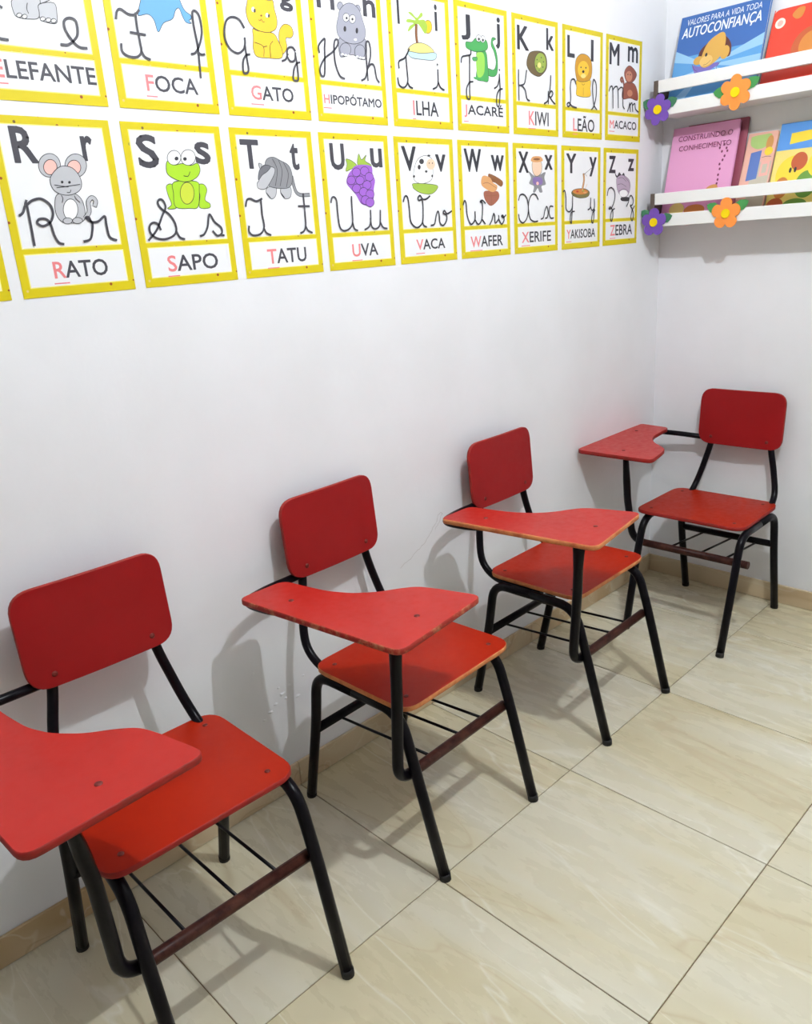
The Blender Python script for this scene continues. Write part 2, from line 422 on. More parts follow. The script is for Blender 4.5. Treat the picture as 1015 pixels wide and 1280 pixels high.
# traced flat print of the posters: word, word box, capital box, small letter box, cursive strokes, drawing (0..1000 over the sheet)
POSTERS = {
'R': ('RATO', (288, 101, 769, 201), (150, 749, 344, 945), (722, 767, 822, 908),
 '100,467 130,481 158,518 177,547|175,531 174,422 171,299|173,522 225,547 299,556 363,523 374,472 338,425 272,404 230,422 251,443 306,443 336,417 350,352 376,309 414,298|595,307 652,318 681,358 697,410 666,432 650,446 676,446 695,419 754,421 820,450 822,401 832,329 890,306',
 'f lgrey 516,742 489,703 437,679 380,678 341,701 334,738 361,776 412,800 468,802 508,779|f pink 484,731 467,707 435,691 400,690 377,705 372,729 389,753 421,769 455,770 479,755|f lgrey 740,742 712,703 659,678 601,677 560,700 552,738 579,777 631,802 689,803 731,781|f pink 686,731 669,707 636,692 600,691 575,705 570,729 587,753 619,768 655,769 680,755|f lgrey 451,582 588,583 647,541 650,463 619,424 534,416 448,421 403,464 408,531|f lgrey 508,733 611,727 666,669 651,609 561,576 464,582 411,616 413,674|f white 594,493 573,458 536,436 497,436 471,458 468,493 489,528 526,550 564,550 590,529|f lgrey 528,430 517,419 496,413 471,413 453,420 448,430 458,440 479,446 504,446 522,440|f lgrey 616,429 606,419 582,413 556,413 536,419 530,430 541,440 564,446 591,446 611,439|t lgrey 650,446 690,480 696,533 735,559 763,541 750,515|n dark 513,648 510,643 504,640 497,640 492,643 491,647 494,652 500,655 507,655 512,652|n dark 575,647 572,642 565,639 558,639 553,642 552,646 556,651 562,654 569,654 574,651|s dark 433,632 487,626 547,621|s dark 447,616 523,623 651,635|s dark 527,590 552,590 563,604|s dark 470,533 482,557 474,574|s dark 620,534 593,554 585,571'),
'S': ('SAPO', (251, 89, 794, 193), (120, 732, 324, 931), (700, 760, 865, 900),
 '95,296 190,357 266,443 313,495 295,538 260,542 242,521 269,486 339,451 384,398 387,345 336,311 247,297 165,310 121,345 127,384 166,402 212,392 230,358|387,345 414,305 460,292|635,307 680,318 728,367 764,444 811,394 875,356 875,319 824,303 779,334|857,306 896,304',
 'f green 356,624 409,637 436,599 433,521 418,486 332,486 381,512 359,572|f green 684,627 746,636 777,601 741,539 789,512 776,485 670,490 693,565|f green 440,650 674,653 693,601 656,494 564,485 420,495 418,581|f ygreen 634,581 611,540 568,515 523,515 492,540 487,580 509,620 551,645 596,645 628,621|f green 405,777 463,753 551,763 636,752 713,767 731,724 687,680 585,652 485,659 393,692 381,734|f white 545,799 526,773 488,756 445,755 415,770 407,796 426,822 464,839 506,840 537,825|f white 699,803 678,774 636,756 588,755 554,771 546,799 567,828 608,846 655,847 690,831|n dark 520,793 515,786 504,782 492,781 482,785 480,792 486,799 497,804 509,804 518,800|n dark 605,792 600,785 590,781 578,781 570,785 567,791 572,798 583,802 594,802 603,799|s dark 549,688 592,685 621,713'),
'T': ('TATU', (279, 88, 783, 193), (104, 737, 320, 928), (698, 733, 809, 913),
 '83,491 107,532 153,540 216,523 286,539|273,527 269,428 276,352 227,303 134,293 88,319 94,356|272,336 296,306 346,290|815,566 814,437 809,351 780,308 732,293|807,342 831,311 885,292|737,483 880,482',
 't mgrey 694,684 723,592 782,562 896,562|f lgrey 386,617 478,617 465,559 407,538 349,584|f lgrey 555,617 664,613 651,550 585,537 531,575|f mgrey 374,767 412,807 490,817 562,798 664,766 699,709 686,642 616,609 446,613 376,641 375,706|f lgrey 284,665 304,722 358,762 431,755 489,740 463,691 354,608 264,608 254,641|f dgrey 274,665 298,726 365,762 439,755 394,722 329,698|f lgrey 298,774 336,766 311,739|s dark 547,797 577,724 533,625|s dark 605,782 652,708 610,617|s dark 472,804 517,732 472,625|n dark 349,584 381,559 407,536 366,559|n dark 532,579 565,554 584,532 550,554'),
'U': ('UVA', (341, 92, 732, 190), (135, 738, 338, 928), (716, 760, 896, 903),
 '87,505 106,538 143,542 168,513 169,420 182,325 236,294 323,309 374,356 380,451 386,545|374,356 392,307 438,291|548,295 614,315 647,359 655,439|646,377 659,314 720,297 785,329 807,437|795,347 831,306 895,295',
 'f leaf 340,731 365,781 354,818 436,807 507,770 409,744|f leaf 517,779 546,859 583,817 657,852 633,810 709,785 715,768 602,775|n purple 481,770 603,780 724,768 733,708 763,665 736,604 726,535 680,465 610,474 525,493 465,553 387,605 335,647 369,706 425,740|f purple 553,724 538,705 505,693 467,693 438,704 430,723 444,742 477,754 515,754 544,743|f purple 677,734 662,714 628,702 589,702 560,714 551,733 566,752 599,764 637,764 667,753|f purple 741,691 726,672 693,660 653,660 623,671 614,690 629,710 662,722 702,722 732,710|f purple 466,664 452,645 419,634 381,634 353,645 344,664 359,683 391,694 429,695 458,683|f purple 596,665 581,646 548,634 510,634 480,645 472,664 486,683 519,695 558,695 587,684|f purple 697,631 682,611 648,599 609,599 579,611 570,630 585,650 618,661 658,662 688,650|f purple 535,605 520,586 487,574 449,574 420,586 411,605 426,624 458,636 497,636 526,624|f purple 636,579 621,559 588,547 549,548 519,560 510,579 525,598 558,610 597,610 627,598|f purple 732,561 717,541 683,530 643,530 613,542 604,561 619,581 652,593 692,592 722,580|f purple 654,518 639,498 605,486 566,487 536,499 527,519 542,538 575,550 615,549 645,537|f purple 723,499 708,480 674,468 634,469 604,481 595,501 610,520 643,532 683,532 714,519'),
'V': ('VACA', (273, 106, 780, 194), (112, 739, 352, 930), (678, 737, 859, 876),
 '89,502 122,542 165,531 182,450 194,340 289,290 387,327 412,413 409,507 354,508 338,529 377,546 419,516 485,519 544,542|392,336 412,305 458,292|539,302 603,314 640,383 673,416 694,382 701,320 757,297 820,336 825,380 768,398 790,420 836,393 922,414',
 'f leaf 267,618 297,643 669,630 674,591 565,557 398,567 291,597|f white 356,818 489,861 617,838 627,762 598,677 463,643 335,652 287,702|n peach 669,796 651,770 612,754 565,754 530,769 518,795 536,821 575,837 621,837 657,822|n dark 478,815 469,803 448,795 423,795 403,803 397,815 407,827 428,835 453,835 472,828|n dark 417,771 411,760 398,753 382,753 370,760 366,770 372,781 386,788 402,788 414,781|n dark 530,738 525,732 514,728 500,728 489,732 485,738 490,743 502,747 516,747 527,744|n dark 594,863 588,858 575,855 558,854 546,857 541,862 547,867 560,870 576,870 589,868|n dark 313,698 309,692 299,688 288,688 280,692 277,697 281,703 291,707 302,707 311,703|n dark 622,702 618,696 610,693 601,693 594,696 592,702 595,708 603,712 613,712 620,708|n dark 575,804 573,801 568,799 563,799 558,801 557,804 559,807 564,808 570,809 574,807|n dark 632,804 630,801 625,799 619,799 614,801 613,804 615,807 620,809 626,809 630,807'),
'W': ('WAFER', (179, 91, 832, 189), (110, 739, 440, 932), (634, 750, 897, 887),
 '56,465 81,498 110,473 125,370 188,296 269,332 278,401|273,332 335,292 409,338 428,468 385,486 430,498 488,472|418,329 472,294|561,283 611,324 646,377 670,359 678,296 747,330 753,361|751,330 808,284 863,318 844,359 812,356 854,341 902,363',
 'n choc 475,572 618,580 762,570 769,508 609,448 490,502|n brown 587,728 852,667 828,614 705,649 593,667|n tan 433,684 484,710 605,693 663,649 745,623 721,583 617,571 438,624|s choc 460,641 561,649 723,605|s brown 513,537 635,536 740,543|s brown 617,571 620,457'),
'X': ('XERIFE', (158, 98, 834, 199), (115, 739, 332, 928), (699, 770, 881, 906),
 '92,492 129,538 212,542 284,499 309,412 268,325 182,285 110,311 87,363|531,497 477,540 391,541 326,490 309,412 343,323 429,292 517,293|594,311 650,326 684,388 730,428 763,378 740,324 695,318|878,426 809,427 786,369 820,318 889,317',
 'n mgrey 333,754 491,708 709,749 687,697 719,636 620,618 641,566 575,562 532,601 467,562 424,567 446,618 340,644 384,695|n violet 437,695 621,696 631,636 446,635|f peach 425,839 611,842 621,748 512,708 427,746|n tan 387,846 434,885 601,888 655,851 514,836|n brown 592,865 577,859 538,854 491,854 453,857 438,862 453,868 491,873 539,874 577,871|n pink 559,644 553,635 538,629 519,629 504,635 498,644 504,653 519,659 538,659 553,653'),
'Y': ('YAKISOBA', (122, 102, 872, 194), (117, 742, 359, 929), (702, 713, 893, 903),
 '27,565 68,573 95,506 101,399 182,370 252,414 264,522|264,450 252,368 240,287 228,255 200,288 228,360 311,372|662,383 724,405 735,498|731,414 774,376 837,403 831,487|832,403 825,318 801,247 763,272 787,347 850,376',
 'f olive 241,558 347,589 587,592 710,559 661,513 466,501 299,522|n orange 670,562 632,546 532,537 410,538 313,549 276,565 313,581 410,590 532,589 632,578|n red 427,566 421,560 404,557 384,558 367,561 361,566 367,572 384,575 404,575 421,571|n leaf 567,572 562,567 547,564 529,564 515,567 509,572 515,577 529,580 547,580 562,577|n tan 631,555 623,550 601,547 573,547 551,551 543,556 551,560 573,563 601,563 623,560|t tan 514,574 562,674 550,734|s tan 587,592 648,638|s brown 635,715 586,738|s dark 550,729 782,803'),
'Z': ('ZEBRA', (204, 101, 854, 214), (145, 749, 331, 924), (693, 773, 865, 901),
 '96,522 135,586 224,600 309,557 306,472 228,396 149,383 188,402 255,367 269,307 230,254 197,289 228,357 313,385|661,403 714,447 751,505 806,514 867,464 829,415 772,411 832,375 881,313 843,247 797,284 834,355 901,404',
 'n dark 311,763 376,722 440,759 506,732 571,755 601,704 482,695 351,709|f mauve 377,704 533,732 723,686 770,610 708,525 546,498 408,566 366,640|s dark 403,695 534,704 643,667|s dark 393,631 511,640 647,611|s dark 435,565 595,588 733,553|s dark 587,714 725,658 757,601|n white 699,539 677,517 616,504 540,504 479,519 455,542 477,564 536,577 611,576 673,562|n dark 505,498 724,500 727,461 520,464'),
'E': ('ELEFANTE', (100, 114, 928, 208), None, None,
 '676,314 733,316 788,341 832,380 836,445 783,458 735,436 736,390 778,340 828,311 890,309|257,306 194,309 145,315 103,340 105,373 154,399 135,419 154,453 211,475 258,463',
 'f lgrey 768,635 732,584 658,540 562,510 465,501 384,514 337,546 330,590 365,638 435,682 527,712 624,723 708,712 759,680|f lgrey 359,516 346,443 383,424 463,425 533,437 553,489 557,535|f lgrey 558,507 681,524 688,467 670,422 596,419 545,432 546,466|f white 403,440 397,433 386,428 374,427 365,430 363,436 369,442 380,447 392,448 401,445|f white 443,436 437,430 426,425 414,424 405,427 403,433 409,439 420,444 432,445 441,442|f white 584,436 579,430 567,425 555,424 546,427 544,433 549,439 561,444 573,445 582,442|f white 629,434 624,428 612,423 600,422 590,425 588,431 594,438 605,442 618,443 627,440|f white 671,434 665,427 653,423 641,422 631,425 629,430 635,437 646,442 659,443 669,440|s dark 464,504 451,475 458,453'),
'F': ('FOCA', (281, 106, 795, 202), None, None,
 '90,491 109,531 147,544 207,524 268,526 313,553|277,534 273,463 279,379 279,327 234,294 155,291 101,313 101,355|282,327 303,299 351,286|202,425 340,422|776,346 815,355 868,401 915,486 908,573 872,599 841,586 838,506 851,406 847,310 840,212|842,364 875,350 913,353',
 'f blue 302,530 334,590 383,652 503,727 599,750 707,723 734,642 769,593 823,571 825,552 798,539 818,524 765,526 737,557 712,600 673,584 632,534 537,503 472,448 448,511 399,539 317,525'),
'G': ('GATO', (280, 108, 792, 200), None, (735, 688, 896, 815),
 '279,546 235,589 162,599 93,575 57,517 54,455 100,402 178,385 243,412 270,451 273,483|267,439 270,369 277,292 248,268 214,276 225,341 266,378 310,387|691,371 736,385 769,421|865,447 830,468 775,454 759,407 793,376 847,386 866,434|863,420 873,347 869,265 835,253 808,269 830,331 870,367 908,376',
 'f gold 704,423 681,500 700,566 766,607 842,600 867,560 835,528 768,519 770,460 716,417|f gold 381,548 440,540 613,540 668,499 707,436 685,389 530,379 394,380 361,426 375,491|f gold 324,643 348,701 378,759 447,747 531,742 603,737 654,741 662,691 681,629 657,570 563,540 440,543 351,577|n white 426,667 420,658 411,652 400,651 393,656 391,664 396,674 406,680 417,681 424,676|n dark 438,661 435,653 427,648 420,647 415,651 414,658 418,666 425,671 433,672 438,668|n white 583,645 578,637 568,631 557,630 550,634 548,642 553,651 563,657 574,658 582,653|n dark 598,644 594,637 588,632 581,632 576,635 575,642 579,649 585,654 592,654 597,651|n brown 508,637 505,633 499,631 492,630 487,632 485,635 488,639 494,641 501,642 506,640|s brown 460,608 475,603 492,614 507,599 526,601|s dark 387,466 482,447 475,385|s dark 602,488 565,459 557,387|s dark 526,453 488,446'),
'H': ('HIPOPÓTAMO', (92, 122, 917, 202), (106, 751, 343, 905), (738, 749, 918, 915),
 '80,458 82,505 168,554 156,490 143,387 121,309 78,310 73,355 142,421 267,477 341,529 342,560 301,550 282,484 288,395 333,321 396,303|639,305 696,326 736,386 797,490 792,568 756,579 735,543 731,429 732,310|737,393 796,426 841,414 862,335 898,306',
 'f hippo 460,792 449,776 428,765 403,763 384,770 379,785 389,800 411,811 436,813 454,806|f hippo 701,789 691,771 668,758 642,756 623,765 618,782 629,801 651,813 677,816 696,806|f hippo 370,572 544,571 742,592 732,465 646,452 544,474 407,451 358,462|f hippo 410,761 497,808 599,817 681,784 717,727 751,648 711,583 586,550 454,554 359,591 348,651 381,713|f white 533,722 521,705 498,693 471,690 450,699 445,715 456,732 480,744 507,746 527,738|f white 620,719 609,702 585,689 557,687 537,696 531,712 542,729 566,741 593,744 614,735|n dark 510,715 506,710 498,706 489,705 482,708 481,713 484,719 492,723 501,724 508,721|n dark 590,715 586,709 578,705 569,705 562,708 560,713 564,719 572,723 581,723 588,721|n dark 477,642 472,630 461,623 449,622 441,628 439,639 445,651 455,658 467,659 475,653|n dark 643,643 638,631 628,624 617,623 609,629 607,640 613,652 623,660 634,661 642,654|f hippo 519,507 500,479 458,460 411,457 375,471 365,497 384,524 425,543 473,547 509,533|f hippo 722,507 703,477 662,457 615,454 580,469 570,497 589,526 629,546 676,549 712,534|n white 414,469 410,464 400,461 388,460 379,462 376,467 380,471 390,475 402,475 411,473|n white 458,466 453,461 443,457 431,457 422,459 419,463 424,468 434,471 446,472 455,470|n white 499,464 494,459 484,456 472,455 463,457 460,462 464,466 475,470 487,471 496,468|n white 622,466 618,461 607,458 595,457 585,459 582,464 587,469 597,472 609,473 619,471|n white 667,463 663,458 652,454 640,454 630,456 627,460 632,465 642,469 654,469 664,467|n white 710,463 705,458 695,455 682,454 673,456 670,461 674,466 685,469 697,470 707,468|n white 614,581 610,576 599,572 586,571 576,574 572,578 577,584 588,587 601,588 611,586'),
'I': ('ILHA', (319, 92, 746, 203), (149, 740, 186, 919), (752, 738, 798, 931),
 '124,427 130,473 217,501 273,543 302,572|244,511 249,419 250,335 190,289 115,301 94,353|249,327 276,301 323,290|664,301 730,321 758,362 762,450|758,362 794,320 857,303|754,492 763,487',
 'f sun 703,762 687,733 651,713 609,710 578,724 568,751 584,780 620,801 662,804 693,790|n leaf 440,790 327,832 378,837 459,807 533,851 557,830 483,794 579,802 627,760 585,703 504,750 454,761 310,697 332,736 403,764 293,763 313,787|t brown 444,753 435,676 451,601|f sand 284,559 367,611 507,632 646,615 712,573 497,551|f sea 283,555 498,555 740,575 716,522 475,511 329,516'),
'J': ('JACARÉ', (121, 108, 875, 232), (122, 711, 290, 907), (765, 685, 856, 934),
 '92,533 111,575 194,591 266,603 278,630|251,594 241,469 230,326 229,258 178,265 173,332 228,385 297,395|706,363 768,387 804,440 813,483|813,474 820,345 791,227 748,230 753,308 799,353 866,368|811,521 820,514',
 'f croc 594,517 711,513 758,575 721,658 670,706 695,766 770,762 704,733 764,669 792,593 775,490 697,457 590,466|f croc 393,642 561,650 595,534 598,419 491,411 366,423 394,525|n lime 391,625 527,623 521,480 409,433 376,508|f croc 190,665 202,698 305,704 390,741 556,742 606,703 572,659 382,633 229,646|f white 481,744 471,728 448,717 419,716 397,724 390,740 399,756 423,766 451,768 474,760|f white 556,744 547,727 526,717 500,715 479,724 472,739 482,755 503,766 529,767 549,759|n dark 458,737 454,730 444,725 432,724 423,728 420,735 424,742 434,746 446,747 455,743|n dark 533,734 529,727 519,722 507,721 498,725 495,732 499,739 509,744 520,744 530,741|n croc 325,434 493,432 491,411 345,418|f croc 306,584 389,592 387,567 324,560'),
'K': ('KIWI', (325, 86, 771, 209), (103, 712, 346, 911), (730, 750, 896, 934),
 '115,543 113,420 114,291|285,547 242,443 171,418 113,415|171,418 250,381 283,311 341,295|666,284 753,320 805,433 819,534|774,367 829,402 866,380 816,346 774,358|760,394 760,288|803,341 853,315 915,291',
 'f kiwi 295,618 357,696 498,724 665,723 736,674 734,593 636,534 539,511 397,531 317,571|f kgreen 726,637 699,584 633,549 553,545 489,573 467,623 493,675 558,711 637,715 702,688|n sand 609,611 601,597 582,588 558,587 539,594 532,607 540,621 559,631 583,632 602,625|n dark 625,676 623,673 618,670 612,670 608,672 606,675 608,679 613,682 619,682 623,680|n dark 672,643 671,640 666,637 660,637 655,639 653,642 655,646 660,649 666,649 671,647|n dark 659,598 657,594 652,592 646,591 642,593 640,597 642,601 647,603 653,604 658,602|n dark 529,653 527,649 522,647 516,647 512,648 510,652 512,656 517,658 523,659 527,657|n dark 516,599 514,595 509,593 503,593 498,595 496,598 498,602 503,604 509,605 514,603|n dark 574,567 572,563 567,560 562,560 557,562 555,566 557,569 562,572 568,572 573,570'),
'L': ('LEÃO', (255, 64, 795, 213), (113, 723, 292, 915), (693, 721, 759, 915),
 '314,493 276,532 203,523 179,463 187,374 168,301 120,281 100,303 143,318 217,290 328,279|709,276 773,317 826,412 825,515 760,558 734,492 747,381 779,317 847,281',
 'f gold 351,536 669,553 682,471 669,396 352,391 339,463|f mane 300,651 337,726 463,772 616,763 707,713 720,621 669,553 515,526 364,527 313,579|n gold 643,644 616,598 545,567 459,562 390,585 363,628 389,673 458,705 545,711 615,687|n dark 532,618 526,610 511,605 492,604 477,607 471,614 477,621 492,627 511,628 526,624|n sand 563,580 551,567 521,558 483,556 453,562 441,573 453,585 483,594 521,597 551,591|n dark 458,652 455,647 448,643 439,643 431,645 428,650 431,655 438,658 448,659 455,656|n dark 581,655 578,649 570,646 561,645 553,648 550,653 553,658 561,661 570,662 578,659|s brown 464,505 502,494 540,509|s brown 503,471 503,398'),
'M': ('MACACO', (117, 118, 879, 200), (88, 726, 358, 929), (592, 782, 881, 931),
 '76,472 121,516 178,500 195,315|187,490 248,522 319,505 341,324|334,496 404,523 463,501 469,357 514,320|601,298 644,343 663,383 689,301|681,364 730,385 754,303|752,366 811,383 836,330 927,303',
 't monkey 521,494 489,570 444,617 401,596 445,578|f monkey 532,572 768,582 890,508 893,420 684,432 481,415 450,472|f monkey 499,668 556,720 658,745 793,712 855,666 767,602 620,576 531,611|n mface 730,648 713,617 666,596 608,594 560,610 541,639 558,670 604,690 662,693 710,677|n mface 745,483 731,463 693,450 645,448 607,458 592,477 605,497 643,511 690,513 729,502|n dark 617,659 614,655 607,652 598,652 590,654 587,658 590,662 597,665 606,665 614,663|n dark 685,660 682,656 675,653 666,653 658,655 655,659 658,663 665,666 674,667 682,664'),
}

# ================================================================ the room
XE, XW, YS, HC = 2.238, -4.0, -5.0, 2.75          # end wall, wall behind, wall opposite, ceiling height
def wall(name, x0, x1, y0, y1, label):
    return struct(obj(name, boxm(x0, x1, y0, y1, -0.05, HC), M_WALL), label)
wall_left = wall('wall_left', XW - 0.1, XE + 0.1, 0.0, 0.1, 'long white painted wall hung with yellow alphabet posters')
wall_back = wall('wall_back', XE, XE + 0.1, YS, 0.0, 'white end wall carrying the two narrow bookshelves')
wall('wall_right', XW - 0.1, XE + 0.1, YS - 0.1, YS, 'plain white wall opposite the posters')
wall('wall_front', XW - 0.1, XW, YS, 0.0, 'plain white wall behind the viewer')
struct(obj('ceiling', boxm(XW - 0.1, XE + 0.1, YS - 0.1, 0.1, HC, HC + 0.1), M_CEIL), 'flat white ceiling')
floor = struct(obj('floor', boxm(XW, XE, YS, 0.0, -0.05, -0.0025), M_GROUT), 'polished beige marble-look tiled floor')
PX, PY, X0, Y0 = 0.5005, 0.507, 0.437, -0.505
G = 0.0011
tile_meshes = {}
def tile(x0, x1, y0, y1):
    key = (round(x1 - x0, 4), round(y1 - y0, 4))
    if key not in tile_meshes:
        hx, hy = (x1 - x0) / 2 - G, (y1 - y0) / 2 - G
        bm = boxm(-hx, hx, -hy, hy, -0.012, 0.0)
        top = [e for e in bm.edges if all(v.co.z > -0.001 for v in e.verts)]
        bmesh.ops.bevel(bm, geom=top, offset=0.0009, segments=1, affect='EDGES')
        o = obj('floor_tile', bm, M_TILE, floor)
        tile_meshes[key] = o.data
    else:
        o = obj('floor_tile', tile_meshes[key], None, floor)
    o.location = ((x0 + x1) / 2, (y0 + y1) / 2, 0)
xs = sorted([X0 + k * PX for k in range(-10, 5) if XW < X0 + k * PX < XE] + [XW, XE])
ys = sorted([Y0 - k * PY for k in range(0, 11) if YS < Y0 - k * PY < 0] + [YS, 0.0])
for xa, xb in zip(xs, xs[1:]):
    for ya, yb in zip(ys, ys[1:]):
        if xb - xa > 0.01 and yb - ya > 0.01:
            tile(xa, xb, ya, yb)
# baseboards cut from the same tiles
BH, BT = 0.07, 0.009
def baseboard(name, along, fixed, lo, hi, sgn, cuts, label):
    if along == 'x':
        root = obj(name, boxm(lo, hi, fixed - (BT - 0.003) if sgn < 0 else fixed, fixed if sgn < 0 else fixed + BT - 0.003, 0.0, BH - 0.002), M_GROUT)
    else:
        root = obj(name, boxm(fixed - (BT - 0.003) if sgn < 0 else fixed, fixed if sgn < 0 else fixed + BT - 0.003, lo, hi, 0.0, BH - 0.002), M_GROUT)
    struct(root, label)
    c = [lo] + [k for k in cuts if lo + 0.02 < k < hi - 0.02] + [hi]
    for a, b in zip(c, c[1:]):
        h = (b - a) / 2 - 0.0007
        if along == 'x':
            bm = boxm(-h, h, -BT if sgn < 0 else 0.0005, -0.0005 if sgn < 0 else BT, 0.001, BH, 0.0012)
            obj('baseboard_tile', bm, M_BASE, root, ((a + b) / 2, fixed, 0))
        else:
            bm = boxm(-BT if sgn < 0 else 0.0005, -0.0005 if sgn < 0 else BT, -h, h, 0.001, BH, 0.0012)
            obj('baseboard_tile', bm, M_BASE, root, (fixed, (a + b) / 2, 0))
baseboard('baseboard_left', 'x', 0.0, XW, XE, -1, xs, 'beige tile baseboard along the poster wall')
baseboard('baseboard_back', 'y', XE, YS, -BT, -1, ys, 'beige tile baseboard along the end wall')
baseboard('baseboard_right', 'x', YS, XW, XE, 1, xs, 'beige tile baseboard along the wall opposite the posters')
baseboard('baseboard_front', 'y', XW, YS + BT, -BT, 1, ys, 'beige tile baseboard behind the viewer')

# wear of the plaster: a ragged crack and small lifted paint flakes
M_CRACK = mat('cracked_plaster', (214, 212, 212), 0.9, spec=0.1)
def ribbon(bm, pts, w, y=0.0, mi=0, closed=False):
    """flat strip in the xz plane facing -y along 2D points"""
    P = [Vector((p[0], p[1])) for p in pts]
    n = len(P)
    if n < 2:
        return
    L, Rr = [], []
    for i in range(n):
        if closed:
            t = P[(i + 1) % n] - P[i - 1]
        else:
            t = P[min(i + 1, n - 1)] - P[max(i - 1, 0)]
        if t.length < 1e-9:
            t = Vector((1, 0))
        t.normalize()
        q = Vector((-t.y, t.x)) * (w / 2)
        c = P[i]
        if not closed and i == 0:
            c = c - t * w * 0.3
        if not closed and i == n - 1:
            c = c + t * w * 0.3
        L.append(bm.verts.new((c.x + q.x, y, c.y + q.y)))
        Rr.append(bm.verts.new((c.x - q.x, y, c.y - q.y)))
    for i in range(n if closed else n - 1):
        j = (i + 1) % n
        f = bm.faces.new((Rr[i], Rr[j], L[j], L[i]))
        f.material_index = mi
crack = [(1.036, .582), (1.030, .588), (1.018, .584), (1.012, .572), (.998, .556), (.989, .547), (.975, .533), (.953, .514), (.938, .509), (.919, .500), (.895, .487), (.870, .480), (.85, .468)]
cr = []
for a, b in zip(crack, crack[1:]):
    for k in range(3):
        t = k / 3
        cr.append((a[0] + (b[0] - a[0]) * t + random.uniform(-.002, .002), a[1] + (b[1] - a[1]) * t + random.uniform(-.002, .002)))
bm = bmesh.new()
ribbon(bm, cr, 0.0022, -0.0006)
ribbon(bm, [(p[0] + .012, p[1] - .004) for p in cr[4:16]], 0.0016, -0.0006)
obj('plaster_crack', bm, M_CRACK, wall_left)
for (fx, fz, s) in ((.379, .246, .010), (.418, .278, .012), (.398, .259, .007), (.465, .251, .009), (.445, .292, .006), (.43, .262, .006), (.41, .300, .005), (.36, .232, .006), (1.01, .56, .006), (1.046, .556, .007), (.49, .30, .005), (.345, .37, .005)):
    bm = bmesh.new()
    k = random.randint(6, 9)
    ring = [(fx + math.cos(2 * math.pi * i / k) * s * random.uniform(.5, 1.3), fz + math.sin(2 * math.pi * i / k) * s * random.uniform(.3, .8)) for i in range(k)]
    vs = [bm.verts.new((x, -0.0004, z)) for x, z in ring]
    c = bm.verts.new((fx, -0.003, fz))
    for i in range(k):
        bm.faces.new((vs[i], vs[(i + 1) % k], c))
    obj('paint_flake', bm, M_WALL, wall_left)

# ================================================================ ceiling lamp (above the frame)
lamp = tag(empty('ceiling_lamp', (LAMP_POS[0], LAMP_POS[1], HC)), 'round white bulb in a short socket hanging from the ceiling', 'lamp')
obj('ceiling_rose', lathe(bmesh.new(), [(0, 0), (.055, 0), (.05, -.02), (.015, -.03), (0, -.03)]), M_SHELF, lamp)
dz = LAMP_POS[2] - HC
obj('lamp_cord', tubem([(0, 0, -.028), (0, 0, dz + .115)], .004, 8), M_SHELF, lamp)
obj('socket', lathe(bmesh.new(), [(0, dz + .12), (.018, dz + .12), (.022, dz + .06), (.018, dz + .052), (0, dz + .052)]), M_SHELF, lamp)
M_BULB = bpy.data.materials.new('bulb_glow')
M_BULB.use_nodes = True
_b = M_BULB.node_tree.nodes['Principled BSDF']
_b.inputs['Base Color'].default_value = (0.9, 0.9, 0.9, 1)
_b.inputs['Emission Color'].default_value = (0.895, 0.95, 1.0, 1)
_b.inputs['Emission Strength'].default_value = LAMP_STRENGTH
obj('bulb', lathe(bmesh.new(), [(0, dz - .03)] + [(.03 * math.cos(a), dz + .03 * math.sin(a)) for a in [math.radians(-90 + 15 * i) for i in range(1, 11)]] + [(.013, dz + .045), (0, dz + .055)]), M_BULB, lamp)

# ================================================================ chairs
RT = 0.0126                                           # tube radius
def screw(parent, loc, r=0.006, rot=(0, 0, 0)):
    return obj('screw', lathe(bmesh.new(), [(r, 0), (r * 0.9, 0.0012), (r * 0.5, 0.002), (0, 0.0022)], 10), M_SCREW, parent, loc, rot)

